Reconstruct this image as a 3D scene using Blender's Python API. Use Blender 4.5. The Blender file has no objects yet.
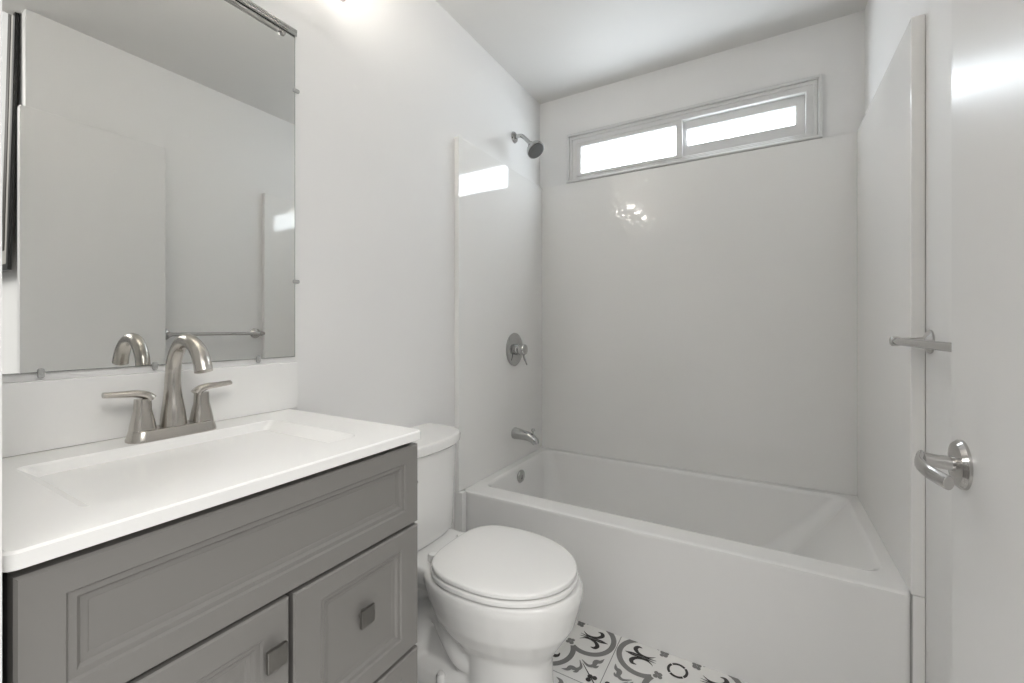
import bpy, bmesh, math, random
from mathutils import Vector, Matrix
S = bpy.context.scene
COL = S.collection
PI = math.pi

# ------------------------------------------------------------------ camera, world, lights, exposure
cd = bpy.data.cameras.new('camera'); cam = bpy.data.objects.new('camera', cd); COL.objects.link(cam)
cam.location = (1.18, 0.0, 1.1255)
cam.rotation_euler = (PI/2, 0, 0.5276)
cd.sensor_width = 36.0; cd.lens = 432.13/1024*36.0
cd.shift_y = -14.25/1024
cd.clip_start = 0.01
S.camera = cam
S.view_settings.view_transform = 'Standard'; S.view_settings.look = 'None'
S.view_settings.gamma = 1.0; S.view_settings.use_curve_mapping = False
S.view_settings.exposure = 3.0
w = bpy.data.worlds.new('world'); S.world = w; w.use_nodes = True
bg = w.node_tree.nodes['Background']
# soft ambient of the open hall behind the camera: brighter overhead, dimmer towards the ground
wt = w.node_tree; wc = wt.nodes.new('ShaderNodeTexCoord'); wsx = wt.nodes.new('ShaderNodeSeparateXYZ')
wmr = wt.nodes.new('ShaderNodeMapRange'); wmr.inputs['From Min'].default_value = -1; wmr.inputs['From Max'].default_value = 1
wrp = wt.nodes.new('ShaderNodeValToRGB')
wt.links.new(wc.outputs['Generated'], wsx.inputs['Vector']); wt.links.new(wsx.outputs['Z'], wmr.inputs['Value'])
wt.links.new(wmr.outputs['Result'], wrp.inputs['Fac']); wt.links.new(wrp.outputs['Color'], bg.inputs['Color'])
AMB = ((0.0, .10), (.60, .12), (.72, .50), (.88, 1.5))
while len(wrp.color_ramp.elements) < 4: wrp.color_ramp.elements.new(.5)
for e, (p, v) in zip(wrp.color_ramp.elements, AMB): e.position = p; e.color = (v, v*.992, v*.975, 1)
bg.inputs['Strength'].default_value = 0.30
# added unseen fill light from the hall side, brightens left wall and counter
hl = bpy.data.lights.new('hall_fill_light', 'AREA'); hl.energy = 1.7; hl.shape = 'DISK'; hl.size = 0.5; hl.color = (1, .975, .94)
ho = bpy.data.objects.new('hall_fill_light', hl); COL.objects.link(ho); ho.location = (2.35, -.25, 2.35)
ho.rotation_euler = (Vector((.2, 1.0, .95))-ho.location).to_track_quat('-Z', 'Y').to_euler()
BULB = 13.0       # emission of the three fixture bulbs
PANE = 1.75      # daylight on the frosted window panes

# ------------------------------------------------------------------ materials
def srgb(r, g, b):
    f = lambda c: (c/255/12.92) if c/255 <= .04045 else ((c/255+.055)/1.055)**2.4
    return (f(r), f(g), f(b), 1)
def mat(name, col, rough=.5, metal=0, spec=.5, noise=0, scale=30, bump=0, coat=0, emit=None, estr=0, ior=None, stretch=None):
    m = bpy.data.materials.new(name); m.use_nodes = True
    nt = m.node_tree; b = nt.nodes['Principled BSDF']
    b.inputs['Base Color'].default_value = col; b.inputs['Roughness'].default_value = rough
    b.inputs['Metallic'].default_value = metal; b.inputs['Specular IOR Level'].default_value = spec
    b.inputs['Coat Weight'].default_value = coat
    if ior: b.inputs['IOR'].default_value = ior
    if noise or bump:
        tc = nt.nodes.new('ShaderNodeTexCoord'); nz = nt.nodes.new('ShaderNodeTexNoise')
        nz.inputs['Scale'].default_value = scale; nz.inputs['Detail'].default_value = 3
        src = tc.outputs['Object']
        if stretch:
            mp = nt.nodes.new('ShaderNodeMapping'); mp.inputs['Scale'].default_value = stretch
            nt.links.new(src, mp.inputs['Vector']); src = mp.outputs['Vector']
        nt.links.new(src, nz.inputs['Vector'])
        if noise:
            mx = nt.nodes.new('ShaderNodeMixRGB'); mx.inputs['Color1'].default_value = col
            mx.inputs['Color2'].default_value = tuple(c*(1-noise) for c in col[:3])+(1,)
            nt.links.new(nz.outputs['Fac'], mx.inputs['Fac']); nt.links.new(mx.outputs['Color'], b.inputs['Base Color'])
        if bump:
            bp = nt.nodes.new('ShaderNodeBump'); bp.inputs['Strength'].default_value = bump; bp.inputs['Distance'].default_value = .002
            nt.links.new(nz.outputs['Fac'], bp.inputs['Height']); nt.links.new(bp.outputs['Normal'], b.inputs['Normal'])
    if emit:
        b.inputs['Emission Color'].default_value = emit; b.inputs['Emission Strength'].default_value = estr
    return m
M = dict(
    wall=mat('white_wall_paint', (.865, .86, .85, 1), .6, spec=.2, noise=.02, scale=3, bump=.04),
    ceil=mat('ceiling_paint', (.77, .76, .74, 1), .6, noise=.02, scale=3, bump=.04),
    door=mat('semi_gloss_door_paint', (.80, .795, .785, 1), .30, spec=.24, noise=.015, scale=4),
    acrylic=mat('gloss_white_acrylic', (.90, .893, .875, 1), .06, noise=.01, scale=2, ior=1.5),
    tub=mat('white_tub_enamel', (.90, .895, .88, 1), .16, noise=.01, scale=4),
    china=mat('white_vitreous_china', (.82, .815, .80, 1), .08, noise=.01, scale=5),
    seat=mat('white_toilet_seat_plastic', (.86, .855, .84, 1), .18, noise=.01, scale=5),
    quartz=mat('white_cultured_marble', (.90, .895, .88, 1), .27, noise=.015, scale=8),
    cab=mat('grey_cabinet_paint', (.212, .204, .193, 1), .42, noise=.02, scale=6),
    cabin=mat('gap_shade_cabinet_interior', (.06, .058, .055, 1), .5, noise=.03, scale=6),  # carcass colour darkened to stand in for shade in the gaps between fronts
    nickel=mat('brushed_nickel', (.56, .53, .49, 1), .27, 1, noise=.10, scale=60, stretch=(1, 1, 12)),
    dark_nickel=mat('dark_brushed_nickel', (.25, .24, .225, 1), .33, 1, noise=.12, scale=60, stretch=(1, 12, 1)),
    chrome=mat('polished_chrome', (.52, .52, .515, 1), .09, 1, noise=.03, scale=20),
    satin=mat('satin_nickel_lever', (.58, .565, .55, 1), .16, 1, noise=.04, scale=30),
    nozzle=mat('grey_spray_face', (.16, .16, .16, 1), .4, noise=.2, scale=90),
    mirror=mat('mirror_silver', (.82, .825, .81, 1), .0, 1, noise=.004, scale=2),
    mirror_edge=mat('mirror_edge_dark', (.20, .21, .20, 1), .25, .4, noise=.1, scale=40),
    clip=mat('clear_plastic_clip', (.50, .50, .49, 1), .2, noise=.2, scale=60),
    vinyl=mat('white_vinyl_window_frame', (.76, .755, .745, 1), .35, noise=.01, scale=6),
    gasket=mat('dark_glazing_gasket', (.12, .12, .12, 1), .6, noise=.1, scale=30),
    bulb=mat('lit_bulb_glass', (1, 1, 1, 1), .3, noise=.01, scale=5, emit=(1, .95, .87, 1), estr=BULB),
    black=mat('black_picture_frame', (.008, .008, .008, 1), .35, noise=.2, scale=20),
    mat_board=mat('grey_mat_board', (.40, .385, .36, 1), .8, noise=.05, scale=20),
    umber=mat('dark_umber_print', (.03, .024, .018, 1), .6, noise=.5, scale=8),
    print=mat('pale_grey_print', (.50, .50, .50, 1), .7, noise=.15, scale=5),
    tile=mat('white_cement_tile', (.88, .87, .85, 1), .30, noise=.05, scale=14),
    tgrey=mat('grey_tile_print', (.24, .235, .23, 1), .32, noise=.08, scale=30),
    tblack=mat('black_tile_print', (.025, .022, .02, 1), .32, noise=.1, scale=30),
    grout=mat('grey_grout', (.33, .32, .31, 1), .8, noise=.1, scale=60),
    caulk=mat('white_caulk', (.70, .695, .68, 1), .5, noise=.02, scale=20),
)
# frosted daylight pane
def pane_mat():
    m = bpy.data.materials.new('frosted_daylight_glass'); m.use_nodes = True
    nt = m.node_tree; b = nt.nodes['Principled BSDF']
    b.inputs['Base Color'].default_value = (.6, .65, .7, 1); b.inputs['Roughness'].default_value = .3
    nz = nt.nodes.new('ShaderNodeTexNoise'); nz.inputs['Scale'].default_value = 40; nz.inputs['Detail'].default_value = 2
    tc = nt.nodes.new('ShaderNodeTexCoord'); nt.links.new(tc.outputs['Object'], nz.inputs['Vector'])
    rp = nt.nodes.new('ShaderNodeValToRGB')
    rp.color_ramp.elements[0].color = (.80, .89, .97, 1); rp.color_ramp.elements[1].color = (.87, .93, .98, 1)
    nt.links.new(nz.outputs['Fac'], rp.inputs['Fac']); nt.links.new(rp.outputs['Color'], b.inputs['Emission Color'])
    b.inputs['Emission Strength'].default_value = PANE
    return m
M['pane'] = pane_mat()

# ------------------------------------------------------------------ mesh helpers (world coordinates)
def BM(): return bmesh.new()
def box(bm, lo, hi, bev=0, seg=2):
    r = bmesh.ops.create_cube(bm, size=1)
    vs = r['verts']
    c = [(a+b)/2 for a, b in zip(lo, hi)]; s = [abs(b-a) for a, b in zip(lo, hi)]
    for v in vs: v.co = Vector((v.co.x*s[0]+c[0], v.co.y*s[1]+c[1], v.co.z*s[2]+c[2]))
    if bev:
        es = list({e for v in vs for e in v.link_edges})
        bmesh.ops.bevel(bm, geom=es, offset=bev, segments=seg, profile=.5, affect='EDGES')
def loft(bm, rings, cap0=True, cap1=True, closed=True):
    V = [[bm.verts.new(p) for p in r] for r in rings]
    n = len(V[0])
    for a, b in zip(V, V[1:]):
        for i in range(n if closed else n-1):
            j = (i+1) % n
            try: bm.faces.new((a[i], a[j], b[j], b[i]))
            except ValueError: pass
    if cap0: bm.faces.new(list(reversed(V[0])))
    if cap1: bm.faces.new(V[-1])
    return V
def frame_axes(d):
    d = Vector(d).normalized(); up = Vector((0, 0, 1)) if abs(d.z) < .9 else Vector((1, 0, 0))
    a = d.cross(up).normalized(); b = a.cross(d).normalized()
    return d, a, b
def lathe(bm, o, d, prof, n=32, cap0=True, cap1=True):
    d, a, b = frame_axes(d); o = Vector(o)
    loft(bm, [[o+d*h+(a*math.cos(2*PI*i/n)+b*math.sin(2*PI*i/n))*r for i in range(n)] for r, h in prof], cap0, cap1)
def crv(pts, n=8):
    """Catmull-Rom through points of any dimension"""
    P = [pts[0]]+list(pts)+[pts[-1]]; out = []
    for k in range(1, len(P)-2):
        for s in range(n):
            t = s/n
            out.append(tuple(.5*((2*b)+(-a+c)*t+(2*a-5*b+4*c-d)*t*t+(-a+3*b-3*c+d)*t**3) for a, b, c, d in zip(P[k-1], P[k], P[k+1], P[k+2])))
    out.append(tuple(pts[-1])); return out
def tube(bm, pts, rad, n=16, side=None, caps=True):
    """rad: radius, list of radii or list of (ra, rb); side fixes the section's first axis"""
    P = [Vector(p) for p in pts]; rings = []; pa = None
    for i, p in enumerate(P):
        t = (P[min(i+1, len(P)-1)]-P[max(i-1, 0)]).normalized()
        if side is not None: a = Vector(side)
        elif pa is None: a = frame_axes(t)[1]
        else: a = pa
        a = (a-t*a.dot(t)).normalized(); pa = a; b = t.cross(a)
        r = rad[i] if isinstance(rad, (list, tuple)) else rad
        ra, rb = r if isinstance(r, tuple) else (r, r)
        rings.append([p+a*ra*math.cos(2*PI*k/n)+b*rb*math.sin(2*PI*k/n) for k in range(n)])
    loft(bm, rings, caps, caps)
def rrect(x0, x1, y0, y1, r, z, n=8):
    out = []
    for cx, cy, a0 in ((x1-r, y1-r, 0), (x0+r, y1-r, PI/2), (x0+r, y0+r, PI), (x1-r, y0+r, 1.5*PI)):
        for i in range(n+1):
            a = a0+PI/2*i/n; out.append(Vector((cx+r*math.cos(a), cy+r*math.sin(a), z)))
    return out
def obj(name, bm, m, parent=None, smooth=35, loc=None):
    bmesh.ops.recalc_face_normals(bm, faces=bm.faces)
    me = bpy.data.meshes.new(name)
    o0 = Vector(loc) if loc is not None else (parent_loc(parent) if parent else Vector((0, 0, 0)))
    bmesh.ops.translate(bm, verts=bm.verts, vec=-o0)
    bm.to_mesh(me); bm.free()
    for mm in (m if isinstance(m, list) else [m]): me.materials.append(mm)
    if smooth:
        for p in me.polygons: p.use_smooth = True
        me.set_sharp_from_angle(angle=math.radians(smooth))
    o = bpy.data.objects.new(name, me); COL.objects.link(o)
    if smooth:
        wm = o.modifiers.new('weighted_normal', 'WEIGHTED_NORMAL'); wm.keep_sharp = True; wm.weight = 100
    if parent: o.parent = parent
    else: o.location = o0
    return o
def parent_loc(p):
    v = Vector((0, 0, 0))
    while p: v += p.location; p = p.parent
    return v
def thing(name, label, cat, loc, group=None):
    o = bpy.data.objects.new(name, None); COL.objects.link(o); o.location = loc; o.empty_display_size = .05
    o['label'] = label; o['category'] = cat
    if group: o['group'] = group
    return o
def tag(o, label, cat, group=None):
    o['label'] = label; o['category'] = cat
    if group: o['group'] = group
    return o
def struct(o, label=None, cat=None):
    o['kind'] = 'structure'
    if label: o['label'] = label
    if cat: o['category'] = cat
    return o
def copy_tree(o, loc):
    c = o.copy(); COL.objects.link(c); c.location = loc
    for ch in o.children:
        d = ch.copy(); COL.objects.link(d); d.parent = c
    return c

# ------------------------------------------------------------------ room shell
H = 2.485; YB = 2.362; XR = 1.554; XRO = 1.66
def sbox(name, lo, hi, m, label, cat):
    bm = BM(); box(bm, lo, hi); return struct(obj(name, bm, m, smooth=0), label, cat)
sbox('ceiling', (-.12, -.3, H), (XRO, YB+.14, H+.08), M['ceil'], 'plain white flat ceiling over the whole bathroom', 'ceiling')
sbox('wall_left', (-.12, -.30, 0), (0, YB+.14, H), M['wall'], 'white painted wall behind the mirror, toilet and shower head', 'wall')
sbox('wall_right', (XR, .548, 0), (XRO, YB+.14, H), M['wall'], 'white painted wall behind the open door and towel bar', 'wall')
sbox('wall_front', (0, -.02, 0), (.52, .117, H), M['wall'], 'white end wall beside the left side of the vanity', 'wall')
sbox('wall_hall', (XRO, .548, 0), (2.75, .65, 3.1), M['wall'], 'white hall wall with the tall framed picture, seen in the mirror', 'wall')
# back wall with window opening
WX0, WX1, WZ0, WZ1 = .200, 1.388, 1.978, 2.232
bm = BM()
box(bm, (0, YB, 0), (XR, YB+.12, WZ0)); box(bm, (0, YB, WZ1), (XR, YB+.12, H))
box(bm, (0, YB, WZ0), (WX0, YB+.12, WZ1)); box(bm, (WX1, YB, WZ0), (XR, YB+.12, WZ1))
struct(obj('wall_back', bm, M['wall'], smooth=0), 'white wall with the high window above the tub', 'wall')

# ------------------------------------------------------------------ floor with printed tiles (one mesh)
bm = BM()
def face2(pts, mi, z):
    f = bm.faces.new([bm.verts.new((x, y, z)) for x, y in pts]); f.material_index = mi
def stroke2(pts, wd, mi, z, T, n=6):
    C = crv([tuple(p)+(q,) for p, q in zip(pts, wd)], n)
    L = []; R = []
    for i, (x, y, q) in enumerate(C):
        a = C[max(i-1, 0)]; b = C[min(i+1, len(C)-1)]; dx, dy = b[0]-a[0], b[1]-a[1]; l = math.hypot(dx, dy) or 1
        L.append(T(x-dy/l*q/2, y+dx/l*q/2)); R.append(T(x+dy/l*q/2, y-dx/l*q/2))
    for i in range(len(C)-1): face2((L[i], R[i], R[i+1], L[i+1]), mi, z)
def disc2(cx, cy, r, mi, z, T, n=14): face2([T(cx+r*math.cos(2*PI*i/n), cy+r*math.sin(2*PI*i/n)) for i in range(n)], mi, z)
TS = .406; TX, TY = .530, 1.495
face2([(-.0, -.30), (2.75, -.30), (2.75, YB), (0, YB)], 3, 0)          # grout bed
def tile(cx, cy, full=True):
    h = TS/2-.0013
    face2([(cx-h, cy-h), (cx+h, cy-h), (cx+h, cy+h), (cx-h, cy+h)], 0, .0008)
    if not full: return
    z = .0012; lz = [z]
    def nz(): lz[0] += .000012; return lz[0]
    def rot(a):
        ca, sa = math.cos(a), math.sin(a)
        return lambda x, y: (cx+ca*x-sa*y, cy+sa*x+ca*y)
    for k in range(4):
        T = rot(k*PI/2)
        # segmented centre ring
        a0, a1 = PI/4+.06, PI/4+PI/2-.06
        stroke2([(.0285*math.cos(a0+(a1-a0)*i/6), .0285*math.sin(a0+(a1-a0)*i/6)) for i in range(7)], [.0085]*7, 2, nz(), T, 3)
        # fleur-de-lis, tip outward
        stroke2([(.108, 0), (.128, 0), (.148, 0), (.172, 0)], [.003, .012, .014, .001], 2, nz(), T)
        stroke2([(.112, 0), (.150, 0)], [.002, .002], 1, nz(), T, 2)
        for s in (1, -1):
            stroke2([(.074, .022*s), (.092, .009*s), (.112, .007*s), (.131, .013*s), (.143, .028*s), (.137, .041*s), (.123, .042*s)],
                    [.001, .006, .008, .011, .015, .011, .002], 2, nz(), T, 5)
            stroke2([(.068, .006*s), (.094, .003*s), (.110, .003*s)], [.001, .005, .004], 2, nz(), T, 4)
        # lobe of the quatrefoil
        r = .080; th = math.atan2(.068, .068-.110)
        stroke2([(.110+r*math.cos(-th+2*th*i/16), r*math.sin(-th+2*th*i/16)) for i in range(17)], [.0185]*17, 1, nz(), T, 3)
        # small trefoil at the cusp, pointing at the centre
        T2 = rot(k*PI/2+PI/4); T3 = lambda x, y, T2=T2: T2(x+.014, y)
        for q in ((.066, 0, .008), (.072, .010, .007), (.072, -.010, .007), (.082, 0, .008)): disc2(*q, 1, nz(), T2)
        # corner spray: grey leaves, black stem and club
        for s in (1, -1):
            stroke2([(.150, .004*s), (.178, .012*s), (.184, .030*s), (.172, .045*s), (.176, .060*s), (.168, .078*s)],
                    [.002, .010, .013, .018, .012, .001], 1, nz(), T3, 5)
            stroke2([(.180, .020*s), (.192, .034*s), (.190, .046*s)], [.006, .010, .002], 1, nz(), T3, 4)
            disc2(.232, .011*s, .0085, 2, nz(), T3)
        stroke2([(.165, 0), (.225, 0), (.262, 0)], [.002, .004, .003], 2, nz(), T3, 3)
        disc2(.222, 0, .0085, 2, nz(), T3)
for i in range(-1, 6):
    for j in range(-4, 3):
        cx, cy = TX+TS*i, TY+TS*j
        if cx-TS/2 < -.21 or cx > 2.75: continue
        tile(cx, cy, -1 < i < 3 and -3 < j < 1 or (i == -1))
# trim to the floor's edges
for co, no in (((0, 0, 0), (-1, 0, 0)), ((2.75, 0, 0), (1, 0, 0)), ((0, -.30, 0), (0, -1, 0)), ((0, YB, 0), (0, 1, 0))):
    bmesh.ops.bisect_plane(bm, geom=bm.verts[:]+bm.edges[:]+bm.faces[:], plane_co=co, plane_no=no, clear_outer=True)
for f in bm.faces: f.normal_update()
fl = obj('floor', bm, [M['tile'], M['tgrey'], M['tblack'], M['grout']], smooth=0)
for p in fl.data.polygons:
    if p.normal.z < 0: p.flip()
struct(fl, 'white floor tiles printed with grey quatrefoils and black fleur-de-lis', 'floor')

# ------------------------------------------------------------------ shower surround panels
PZ = 1.964; RIM = .402
su = thing('tub_surround', 'glossy white three panel shower surround on the walls above the bathtub', 'shower surround', (.76, 2.342, RIM))
def panel(lo, hi):
    bm = BM(); box(bm, lo, hi, .003, 2)
    return obj('surround_panel', bm, M['acrylic'], su)
panel((.0005, 1.518, RIM+.0003), (.026, 2.3425, PZ))
panel((.0005, 2.342, RIM+.0003), (1.5535, 2.3615, PZ))
panel((1.524, 1.553, RIM+.0003), (1.5535, 2.3425, PZ))
for lo, hi in (((.0005, 1.518, .002), (.044, 1.5505, RIM)), ((1.5275, 1.553, .002), (1.5535, 1.62, RIM))):
    bm = BM(); box(bm, lo, hi, .003, 2); obj('corner_flange', bm, M['acrylic'], su)

# ------------------------------------------------------------------ bathtub
tub = thing('bathtub', 'white alcove bathtub with a flat apron along the tiled floor', 'bathtub', (.76, 1.95, 0))
bm = BM()
X0, X1, Y0, Y1 = .018, 1.527, 1.552, 2.360
R = [rrect(X0, X1, Y0+.006, Y1, .016, 0), rrect(X0, X1, Y0+.004, Y1, .016, .37), rrect(X0, X1, Y0, Y1, .018, .385),
     rrect(X0, X1, Y0+.003, Y1, .020, RIM-.006), rrect(X0+.001, X1-.001, Y0+.012, Y1-.001, .022, RIM),
     rrect(.062, 1.492, 1.642, 2.316, .05, RIM), rrect(.070, 1.484, 1.652, 2.308, .05, RIM-.004),
     rrect(.076, 1.474, 1.660, 2.302, .052, RIM-.016), rrect(.095, 1.40, 1.682, 2.290, .07, .29),
     rrect(.105, 1.27, 1.700, 2.276, .085, .14), rrect(.130, 1.20, 1.720, 2.256, .10, .085), rrect(.19, 1.12, 1.78, 2.20, .11, .070)]
loft(bm, R); obj('tub_shell', bm, M['tub'], tub, 40)
bm = BM(); lathe(bm, (.081, 1.970, .346), (1, 0, -.10), [(.0, -.002), (.036, -.001), (.037, .004), (.033, .010), (.020, .013), (.0, .0135)], 28, False, False)
box(bm, (.090, 1.966, .334), (.098, 1.974, .356), .002)
obj('overflow_cover', bm, M['chrome'], tub)
bm = BM(); lathe(bm, (.30, 1.99, .071), (0, 0, 1), [(.036, -.004), (.036, .001), (.030, .004), (.012, .003), (.010, .010), (.0, .011)], 28, True, False)
obj('drain', bm, M['chrome'], tub)

# tub spout, valve, shower head
sp = thing('tub_spout', 'chrome tub spout with a diverter knob above the tub rim', 'tub spout', (.0262, 2.000, .5605))
bm = BM()
tube(bm, [(.0262, 2.000, .5605), (.033, 2.000, .5605), (.072, 2.000, 0.5585), (.110, 2.000, 0.5545), (.138, 2.000, 0.5465), (.154, 2.000, 0.5315), (.158, 2.000, 0.5195)],
     [.029, .031, .027, .024, .023, .021, .018], 20)
obj('spout_body', bm, M['chrome'], sp, 50)
bm = BM(); lathe(bm, (.142, 2.000, 0.5635), (0, 0, 1), [(.005, 0), (.005, .018), (.0105, .021), (.0105, .030), (.006, .034)], 14)
obj('diverter_knob', bm, M['chrome'], sp)
vl = thing('shower_valve', 'round chrome shower valve plate with a lever, above the tub spout', 'shower valve', (.0262, 2.004, 1.0075))
bm = BM(); lathe(bm, (.0265, 2.004, 1.0075), (1, 0, 0), [(.088, 0), (.088, .003), (.080, .009), (.050, .013), (.040, .014)], 40)
obj('escutcheon', bm, M['chrome'], vl)
bm = BM(); lathe(bm, (.040, 2.004, 1.0075), (1, 0, 0), [(.030, 0), (.028, .014), (.024, .016), (.026, .020), (.030, .024), (.031, .046), (.026, .054), (.010, .057)], 28)
obj('valve_hub', bm, M['chrome'], vl)
bm = BM(); tube(bm, crv([(.080, 2.008, .985), (.086, 2.012, .955), (.096, 2.016, .925)], 6), [.007-.0035*i/12 for i in range(13)], 12)
obj('valve_lever', bm, M['chrome'], vl)
sh = thing('showerhead', 'chrome shower head on a bent arm, high beside the window', 'shower head', (0.0, 2.045, 2.162))
bm = BM(); lathe(bm, (.0005, 2.045, 2.162), (1, 0, 0), [(.031, 0), (.031, .003), (.027, .009), (.014, .013)], 28)
obj('wall_flange', bm, M['chrome'], sh)
bm = BM(); tube(bm, crv([(.008, 2.045, 2.162), (.035, 2.043, 2.163), (.060, 2.040, 2.152), (.112, 2.030, 2.098)], 7), .0105, 16)
obj('shower_arm', bm, M['chrome'], sh)
hd = Vector((.62, -.16, -.77)).normalized(); hb = Vector((.108, 2.031, 2.102))
bm = BM(); lathe(bm, hb, hd, [(.012, 0), (.017, .006), (.017, .016), (.024, .026), (.043, .042), (.048, .052), (.048, .066), (.044, .068)], 32)
obj('spray_shell', bm, M['chrome'], sh)
bm = BM(); lathe(bm, hb+hd*.0675, hd, [(.043, 0), (.043, .002), (.036, .0035), (.0, .0035)], 32, True, False)
d_, a_, b_ = frame_axes(hd)
for rr, nn in ((.034, 18), (.024, 12), (.013, 7)):
    for i in range(nn):
        lathe(bm, hb+hd*.070+(a_*math.cos(2*PI*i/nn)+b_*math.sin(2*PI*i/nn))*rr, hd, [(.0022, 0), (.0016, .003)], 6)
obj('spray_face', bm, M['nozzle'], sh)

# ------------------------------------------------------------------ window
wn = bpy.data.objects.new('window_1', None); COL.objects.link(wn); wn.location = (.79, YB, 1.97)
struct(wn, 'high white sliding window with two frosted panes above the tub', 'window')
def ring_xz(bm, o, i, y0, y1, bev=.002):
    """rectangular ring o/i = (x0,x1,z0,z1), y0 near .. y1 far"""
    F = []
    def rect(r, y): return [Vector((r[0], y, r[2])), Vector((r[1], y, r[2])), Vector((r[1], y, r[3])), Vector((r[0], y, r[3]))]
    sh_ = lambda r, e: (r[0]+e, r[1]-e, r[2]+e, r[3]-e)
    loft(bm, [rect(o, y1), rect(o, y0+bev), rect(sh_(o, bev), y0), rect(sh_(i, -bev), y0), rect(i, y0+bev), rect(i, y1), rect(o, y1)], False, False)
bm = BM(); ring_xz(bm, (.184, 1.404, 1.9665, 2.247), (.200, 1.388, 1.980, 2.231), 2.338, YB+.004, .004); obj('casing', bm, M['vinyl'], wn, 30)
bm = BM(); ring_xz(bm, (.201, 1.387, 1.981, 2.230), (.245, 1.343, 2.000, 2.188), 2.352, 2.40, .003)
ring_xz(bm, (.201, 1.387, 1.981, 2.230), (.217, 1.371, 1.990, 2.214), 2.346, 2.3525, .002)
obj('window_frame', bm, M['vinyl'], wn, 30)
# sliding sash (left) and fixed light (right)
bm = BM(); ring_xz(bm, (.243, .820, 1.994, 2.186), (.272, .788, 2.013, 2.162), 2.348, 2.378, .003); s1 = obj('sash', bm, M['vinyl'], wn, 30)
bm = BM(); ring_xz(bm, (.2715, .7885, 2.0125, 2.1625), (.2735, .7865, 2.0135, 2.1595), 2.357, 2.366, .0005); obj('gasket', bm, M['gasket'], s1, 0)
bm = BM(); box(bm, (.2705, 2.364, 2.0115), (.7895, 2.370, 2.1635)); obj('pane', bm, M['pane'], s1, 0)
bm = BM(); ring_xz(bm, (.790, 1.350, 1.996, 2.192), (.838, 1.306, 2.062, 2.144), 2.380, 2.402, .003); s2 = obj('sash', bm, M['vinyl'], wn, 30)
bm = BM(); ring_xz(bm, (.8375, 1.3065, 2.0615, 2.1445), (.8395, 1.3045, 2.0625, 2.1415), 2.388, 2.394, .0005); obj('gasket', bm, M['gasket'], s2, 0)
bm = BM(); box(bm, (.8365, 2.393, 2.0605), (1.3075, 2.399, 2.1455)); obj('pane', bm, M['pane'], s2, 0)

# ------------------------------------------------------------------ vanity cabinet
VY0, VY1 = .128, .740; FX = .503
van = thing('vanity_cabinet', 'grey shaker style vanity cabinet with square knobs, under the white sink top', 'cabinet', (.25, .436, 0))
bm = BM()
t = .016
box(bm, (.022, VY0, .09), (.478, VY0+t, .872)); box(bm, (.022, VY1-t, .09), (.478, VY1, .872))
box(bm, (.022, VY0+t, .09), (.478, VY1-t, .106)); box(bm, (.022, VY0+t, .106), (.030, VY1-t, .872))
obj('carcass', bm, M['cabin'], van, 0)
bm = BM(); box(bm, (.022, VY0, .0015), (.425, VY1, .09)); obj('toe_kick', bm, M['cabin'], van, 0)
def front(name, y0, y1, z0, z1, parent, my, mz, x1=FX, x0=.4785):
    bm = BM()
    def rc(dy, dz, x): return [Vector((x, y0+dy, z0+dz)), Vector((x, y1-dy, z0+dz)), Vector((x, y1-dy, z1-dz)), Vector((x, y0+dy, z1-dz))]
    e = .003
    loft(bm, [rc(0, 0, x0), rc(0, 0, x1-e), rc(e, e, x1), rc(my-.001, mz-.001, x1), rc(my+.002, mz+.002, x1-.0035), rc(my+.009, mz+.009, x1-.004),
              rc(my+.013, mz+.013, x1-.0085), rc(my+.019, mz+.019, x1-.0095), rc(my+.021, mz+.021, x1-.0105)])
    return obj(name, bm, M['cab'], parent, 20)
def knob(y, z, parent, xb):
    bm = BM(); lathe(bm, (xb, y, z), (1, 0, 0), [(.009, 0), (.007, .003), (.006, .013)], 16)
    box(bm, (xb+.012, y-.0165, z-.0175), (xb+.0195, y+.0165, z+.0175), .002)
    o = obj('knob', bm, M['dark_nickel'], parent); o['label'] = 'square dark nickel knob'; return o
front('false_drawer_front', VY0, VY1, .687, .862, van, .040, .036)
dr = front('cabinet_door', VY0, .432, .112, .680, van, .045, .045); knob(.401, .606, dr, FX)
d1 = front('drawer', .440, VY1, .410, .680, van, .052, .038); knob(.590, .559, d1, FX-.0105)
d2 = front('drawer', .440, VY1, .112, .402, van, .052, .038); knob(.588, .257, d2, FX-.0105)

# ------------------------------------------------------------------ sink top with integral basin
top = thing('vanity_countertop', 'white sink top with an integral rectangular basin, on the grey cabinet', 'sink top', (.25, .436, .874))
ZT = .894; CX1, CY0, CY1 = .513, .119, .744
bm = BM()
bx = (.118, .424, .205, .632)
R = [rrect(.002, CX1, CY0, CY1, .012, .874, 4), rrect(.002, CX1, CY0, CY1, .012, ZT-.003, 4), rrect(.004, CX1-.003, CY0+.003, CY1-.003, .010, ZT, 4),
     rrect(bx[0]-.004, bx[1]+.004, bx[2]-.004, bx[3]+.004, .016, ZT, 4), rrect(bx[0], bx[1], bx[2], bx[3], .014, ZT-.003, 4),
     rrect(.142, .392, .300, .540, .020, ZT-.080, 4), rrect(.152, .382, .318, .522, .022, ZT-.088, 4)]
loft(bm, R, True, True); obj('basin_slab', bm, M['quartz'], top, 25)
bm = BM(); box(bm, (.001, CY0, ZT+.0003), (.020, .767, 1.0255), .0025); tag(obj('backsplash', bm, M['quartz'], loc=(.001, CY0, ZT)), 'white backsplash strip standing between the vanity countertop and the mirror', 'backsplash')
bm = BM(); lathe(bm, (.265, .420, ZT-.0885), (0, 0, 1), [(.024, 0), (.024, .003), (.019, .005), (.016, .003), (.015, .009), (.0, .011)], 24, True, False)
obj('drain', bm, M['nickel'], top)

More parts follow.
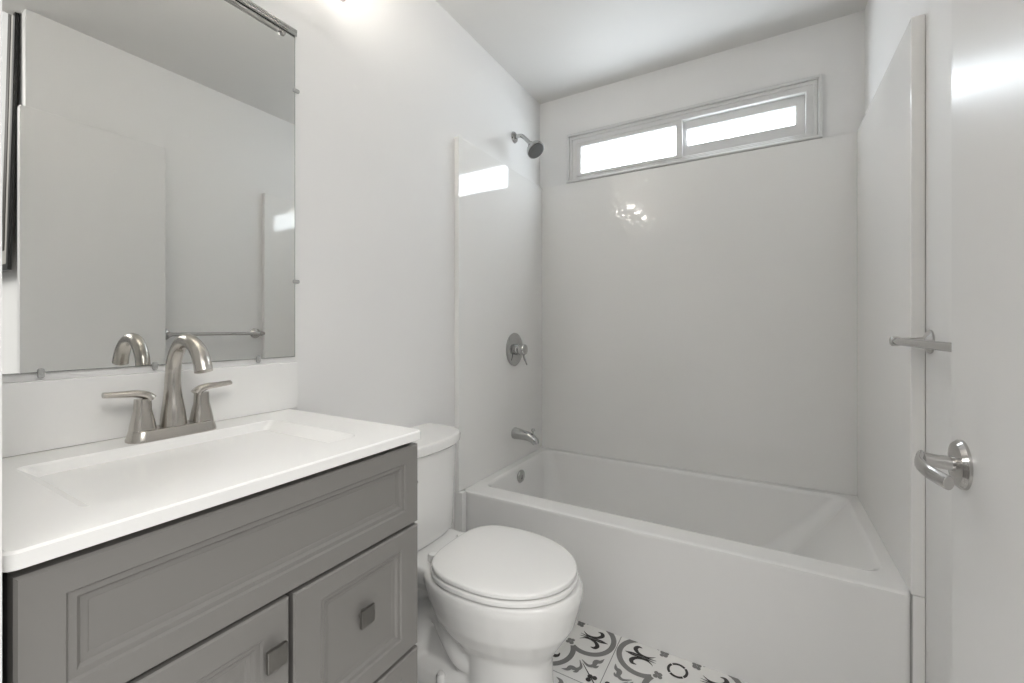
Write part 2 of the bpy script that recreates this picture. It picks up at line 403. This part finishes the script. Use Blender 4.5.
# ------------------------------------------------------------------ faucet
FXc, FYc = .082, .437
fa = thing('sink_faucet', 'brushed nickel centerset faucet with a high arc spout and two levers, on the sink top', 'faucet', (FXc, FYc, ZT))
bm = BM()
def rr(hx, hy, z, r): return rrect(FXc-hx, FXc+hx, FYc-hy, FYc+hy, r, z, 8)
loft(bm, [rr(.028, .080, ZT, .024), rr(.028, .080, ZT+.004, .024), rr(.024, .076, ZT+.020, .022), rr(.021, .073, ZT+.0225, .020)])
obj('base_plate', bm, M['nickel'], fa, 40)
bm = BM()
zb = ZT+.021
path = [(FXc, zb), (FXc-.001, zb+.03), (FXc-.003, zb+.07), (FXc-.003, zb+.105), (FXc+.006, zb+.145), (FXc+.034, zb+.176), (FXc+.070, zb+.182), (FXc+.103, zb+.166), (FXc+.121, zb+.143), (FXc+.129, zb+.122)]
rad = [(.0240, .024), (.0210, .022), (.0158, .017), (.0140, .015), (.0138, .0145), (.0138, .0142), (.0142, .0144), (.0148, .0148), (.0155, .0155), (.0158, .0160)]
C = crv([p+q for p, q in zip(path, rad)], 6)
tube(bm, [(c[0], FYc, c[1]) for c in C], [(c[2], c[3]) for c in C], 20, side=(0, 1, 0))
obj('spout', bm, M['nickel'], fa, 50)
bm = BM(); lathe(bm, (FXc-.034+.004, FYc, ZT), (0, 0, 1), [(.0028, .0), (.0028, .05)], 10); lathe(bm, (FXc-.030, FYc, ZT+.05), (0, 0, 1), [(.0028, 0), (.006, .004), (.006, .014), (.003, .018)], 12)
obj('lift_rod', bm, M['nickel'], fa)
def sqring(cx, cy, hx, hy, z, r): return rrect(cx-hx, cx+hx, cy-hy, cy+hy, r, z, 5)
for s in (-1, 1):
    cy = FYc+s*.0535
    bm = BM()
    loft(bm, [sqring(FXc, cy, .0195, .0205, zb, .012), sqring(FXc, cy, .0190, .0200, zb+.006, .012), sqring(FXc, cy, .0168, .0178, zb+.020, .011),
              sqring(FXc, cy, .0132, .0138, zb+.042, .010), sqring(FXc, cy, .0130, .0132, zb+.064, .010)])
    h = obj('handle', bm, M['nickel'], fa, 50)
    bm = BM()
    pts = crv([(FXc+.002, cy-s*.013, zb+.063), (FXc+.002, cy-s*.005, zb+.071), (FXc+.001, cy+s*.012, zb+.076), (FXc, cy+s*.032, zb+.077), (FXc-.002, cy+s*.061, zb+.079)], 6)
    n = len(pts)
    tube(bm, pts, [(.0135-.0035*i/(n-1), .0105-.0050*(i/(n-1))**.7) for i in range(n)], 14, side=(1, 0, 0))
    obj('lever', bm, M['nickel'], h, 50)

# ------------------------------------------------------------------ mirror
mi = thing('wall_mirror', 'large frameless wall mirror above the white backsplash', 'mirror', (.003, .44, 1.041))
MY0, MY1, MZ0, MZ1 = .119, .766, 1.0405, 1.976
bm = BM(); box(bm, (.0015, MY0, MZ0), (.0055, MY1, MZ1)); obj('mirror_back', bm, M['mirror_edge'], mi, 0)
bm = BM(); box(bm, (.0056, MY0+.001, MZ0+.001), (.0062, MY1-.0015, MZ1-.001)); obj('mirror_glass', bm, M['mirror'], mi, 0)
bm = BM(); box(bm, (.001, MY0, MZ1+.0005), (.0135, MY1+.002, MZ1+.009), .0015); box(bm, (.0080, MY0, MZ1-.009), (.0125, MY1+.002, MZ1+.004), .001)
obj('top_channel', bm, M['chrome'], mi)
def clip(y0, y1, z0, z1):
    bm = BM(); box(bm, (.001, y0, z0), (.0115, y1, z1), .003); lathe(bm, (.0113, (y0+y1)/2, (z0+z1)/2), (1, 0, 0), [(.003, 0), (.0025, .001), (.0, .0013)], 10, True, False)
    obj('mirror_clip', bm, M['clip'], mi)
for y in (.256, .432, .660): clip(y-.0045, y+.0045, 1.030, 1.048)
for z in (1.812, 1.258): clip(.760, .778, z-.005, z+.005)

# ------------------------------------------------------------------ vanity light (three lit bulbs)
LZ = 2.110; LX = .15
vt = thing('vanity_light', 'three bulb vanity light fixture on the wall above the mirror', 'wall light', (0, .54, LZ))
bm = BM(); box(bm, (.0005, .465, LZ-.085), (.022, .665, LZ+.025), .006); obj('backplate', bm, M['chrome'], vt)
bm = BM(); tube(bm, [(.022, .565, LZ-.050), (LX, .565, LZ-.050)], .009, 14); obj('arm', bm, M['chrome'], vt)
bm = BM(); lathe(bm, (LX, .312, LZ-.050), (0, 1, 0), [(.005, 0), (.009, .006), (.009, .486), (.006, .491), (.006, .495), (.011, .498), (.011, .508), (.005, .513)], 18); obj('bar', bm, M['satin'], vt)
for y in (.345, .565, .785):
    bm = BM(); lathe(bm, (LX, y, LZ+.009), (0, 0, 1), [(.009, -.052), (.012, .0), (.012, .014), (.030, .022), (.042, .038), (.047, .070), (.045, .070), (.040, .040), (.028, .026), (.0, .024)], 24, True, False)
    cu = obj('lamp_socket', bm, M['satin'], vt)
    bm = BM(); lathe(bm, (LX, y, LZ+.05), (0, 0, 1), [(.013, -.018), (.014, -.004), (.022, .008), (.027, .022), (.027, .038), (.021, .052), (.011, .060), (.0, .062)], 24, True, False)
    obj('bulb', bm, M['bulb'], cu)

# ------------------------------------------------------------------ toilet
ty = 1.118
to = thing('toilet', 'white two piece toilet with a closed lid, between the vanity and the tub', 'toilet', (.40, ty, 0))
def egg(xb, xf, hw, z, cxr=.42, n=40, pb=2.4, pf=2.1, yo=0):
    """egg outline: widest at cxr of the length"""
    xm = xb+(xf-xb)*cxr; out = []
    for i in range(n):
        a = 2*PI*i/n; c, s = math.cos(a), math.sin(a)
        p = pf if c > 0 else pb
        X = xm+((xf-xm) if c > 0 else (xm-xb))*math.copysign(abs(c)**(2/p), c)
        out.append(Vector((X, ty+yo+hw*math.copysign(abs(s)**(2/p), s), z)))
    return out
bm = BM()
# bowl
loft(bm, [egg(.36, .650, .085, .150), egg(.34, .662, .105, .190), egg(.31, .690, .140, .235), egg(.285, .722, .168, .285), egg(.265, .736, .181, .335),
          egg(.255, .744, .187, .370), egg(.255, .742, .186, .390), egg(.265, .734, .178, .397)])
# front column
loft(bm, [egg(.38, .668, .118, .002), egg(.38, .664, .114, .03), egg(.40, .655, .108, .10), egg(.40, .652, .108, .20), egg(.38, .655, .11, .25)])
# foot
loft(bm, [egg(.10, .60, .125, .002, pb=4), egg(.10, .60, .122, .05, pb=4), egg(.12, .59, .108, .078, pb=4), egg(.16, .58, .085, .092, pb=4)])
# trapway body and its side bulges
loft(bm, [egg(.12, .55, .070, .05, pb=4), egg(.10, .55, .072, .20, pb=4), egg(.06, .55, .085, .33, pb=4), egg(.05, .55, .10, .37, pb=4)])
for s in (-1, 1):
    tube(bm, crv([(.42, ty+s*.056, .13), (.39, ty+s*.062, .14), (.35, ty+s*.064, .19), (.30, ty+s*.062, .25), (.24, ty+s*.062, .20), (.21, ty+s*.066, .09), (.20, ty+s*.066, .04)], 6), .040, 14)
# rear deck that carries the tank
loft(bm, [rrect(.06, .34, ty-.085, ty+.085, .03, .30), rrect(.035, .36, ty-.120, ty+.120, .035, .345), rrect(.03, .37, ty-.130, ty+.130, .035, .375), rrect(.03, .38, ty-.130, ty+.130, .035, .392), rrect(.035, .38, ty-.125, ty+.125, .032, .397)])
bo = obj('bowl', bm, M['china'], to)
bo.modifiers.clear(); rm = bo.modifiers.new('remesh', 'REMESH'); rm.mode = 'VOXEL'; rm.voxel_size = .006; rm.use_smooth_shade = True
sm = bo.modifiers.new('smooth', 'SMOOTH'); sm.factor = .5; sm.iterations = 9
# tank and its lid
def dsec(xb, xf, hw, z, bulge, r=.045, n=10):
    """tank outline: flat back, bowed front with rounded corners"""
    pts = [Vector((xb, ty-hw+.012, z)), Vector((xb+.012, ty-hw, z))]
    for i in range(n+1):
        u = -1+2*i/n; pass
    f = []
    m = 28
    for i in range(m+1):
        a = -PI/2+PI*i/m
        yy = hw*math.copysign(abs(math.sin(a))**(.62), math.sin(a)); k = abs(math.cos(a))**.42
        f.append(Vector((xb+.012+(xf-xb-.012)*k*(1-bulge*(yy/hw)**2), ty+yy, z)))
    return pts[:1]+f+[Vector((xb, ty+hw-.012, z))]
bm = BM()
loft(bm, [dsec(.035, .214, .174, .399, .10), dsec(.028, .224, .184, .412, .10), dsec(.024, .230, .191, .55, .10), dsec(.022, .236, .198, .690, .10), dsec(.022, .236, .198, .708, .10)])
obj('tank', bm, M['china'], to, 40)
bm = BM()
loft(bm, [dsec(.018, .243, .203, .7085, .12), dsec(.014, .252, .211, .716, .12), dsec(.014, .254, .213, .734, .12), dsec(.018, .250, .209, .743, .12), dsec(.030, .238, .196, .747, .12)])
obj('tank_lid', bm, M['china'], to, 40)
bm = BM(); lathe(bm, (.226, ty-.168, .650), (1, 0, 0), [(.013, -.02), (.013, .006), (.010, .010)], 16); tube(bm, [(.236, ty-.168, .650), (.243, ty-.145, .648), (.247, ty-.105, .644)], [.006, .007, .006], 12)
obj('flush_lever', bm, M['chrome'], to)
# seat and lid
def slab(name, xb, xf, hw, z0, z1, m, e=.006, dome=0):
    bm = BM()
    k = dict(cxr=.45, pb=3.0, pf=2.05, n=56)
    R = [egg(xb+e, xf-e, hw-e, z0, **k), egg(xb, xf, hw, z0+e*.6, **k), egg(xb, xf, hw, z1-e, **k), egg(xb+e*.4, xf-e*.4, hw-e*.4, z1-e*.35, **k), egg(xb+e*1.4, xf-e*1.4, hw-e*1.4, z1, **k)]
    if dome: R += [egg(xb+.03, xf-.03, hw-.03, z1+dome*.7, **k), egg(xb+.09, xf-.09, hw-.09, z1+dome, **k)]
    loft(bm, R); return obj(name, bm, m, to, 50)
slab('seat', .300, .728, .185, .400, .416, M['seat'], .005)
slab('lid', .302, .724, .182, .4185, .4335, M['seat'], .005, .0025)
for s in (-1, 1):
    bm = BM(); lathe(bm, (.286, ty+s*.073, .396), (0, 0, 1), [(.017, 0), (.017, .016), (.014, .022), (.006, .024)], 18)
    box(bm, (.286, ty+s*.073-.011, .404), (.316, ty+s*.073+.011, .418), .003)
    obj('hinge', bm, M['seat'], to)
    bm = BM(); lathe(bm, (.345, ty+s*.108, .062), (0, 0, 1), [(.014, 0), (.014, .020), (.010, .030), (.004, .033)], 18)
    obj('bolt_cap', bm, M['china'], to)

# ------------------------------------------------------------------ door, lever handle, towel bar
bm = BM(); box(bm, (1.455, .512, .012), (1.490, 1.010, 2.035), .002)
do = struct(obj('door_1', bm, M['door'], loc=(1.4725, .512, 0)), 'white door standing open in front of the right wall', 'door')
bm = BM(); lathe(bm, (1.4548, .958, .906), (-1, 0, 0), [(.039, 0), (.039, .004), (.034, .010), (.020, .013), (.016, .014)], 36)
ro = obj('lever_rose', bm, M['satin'], do); ro['label'] = 'round satin nickel rose'
bm = BM(); tube(bm, [(1.444, .958, .906), (1.425, .958, .907), (1.402, .958, .909)], [(.012, .012), (.0105, .0105), (.0115, .0115)], 18)
pts = crv([(1.407, .967, .909), (1.403, .952, .909), (1.395, .920, .908), (1.397, .883, .906), (1.408, .846, .903)], 7)
tube(bm, pts, [(.0118-.0015*i/(len(pts)-1), .0068) for i in range(len(pts))], 16, side=(0, 0, 1))
lv = obj('lever_handle', bm, M['satin'], do, 50); lv['label'] = 'satin nickel lever handle'
tb = thing('towel_bar', 'round nickel towel bar on the wall behind the open door', 'towel bar', (XR, 1.28, 1.088))
bm = BM(); lathe(bm, (1.484, 1.022, 1.088), (0, 1, 0), [(.006, 0), (.0095, .002), (.0095, .505), (.006, .508)], 18)
obj('bar', bm, M['satin'], tb)
for y in (1.038, 1.510):
    bm = BM(); lathe(bm, (XR-.0005, y, 1.088), (-1, 0, 0), [(.031, 0), (.031, .004), (.022, .011), (.012, .016), (.010, .030), (.010, .058), (.013, .064), (.013, .078), (.010, .081)], 24)
    obj('post', bm, M['satin'], tb)

# ------------------------------------------------------------------ framed picture on the hall wall (seen at the mirror's left end)
pc = thing('framed_picture', 'tall black framed picture, at the left end of the mirror view', 'picture', (1.95, .521, 1.37))
pc.rotation_euler = (-.0196, 0, 0)
PX0, PX1, PZ0, PZ1 = 1.62, 2.28, 1.372, 2.95
bm = BM()
ring_xz(bm, (PX0, PX1, PZ0, PZ1), (PX0+.028, PX1-.028, PZ0+.028, PZ1-.028), .509, .521, .001); obj('frame', bm, M['black'], pc, 0)
bm = BM(); box(bm, (PX0+.027, .514, PZ0+.027), (PX1-.027, .520, PZ1-.027)); obj('mat_board', bm, M['mat_board'], pc, 0)
bm = BM(); ring_xz(bm, (PX0+.085, PX1-.085, PZ0+.09, PZ1-.09), (PX0+.13, PX1-.13, PZ0+.15, PZ1-.15), .512, .515, .0005); obj('print_border', bm, M['umber'], pc, 0)
bm = BM(); box(bm, (PX0+.128, .5125, PZ0+.148), (PX1-.128, .5145, PZ1-.148)); obj('print', bm, M['print'], pc, 0)
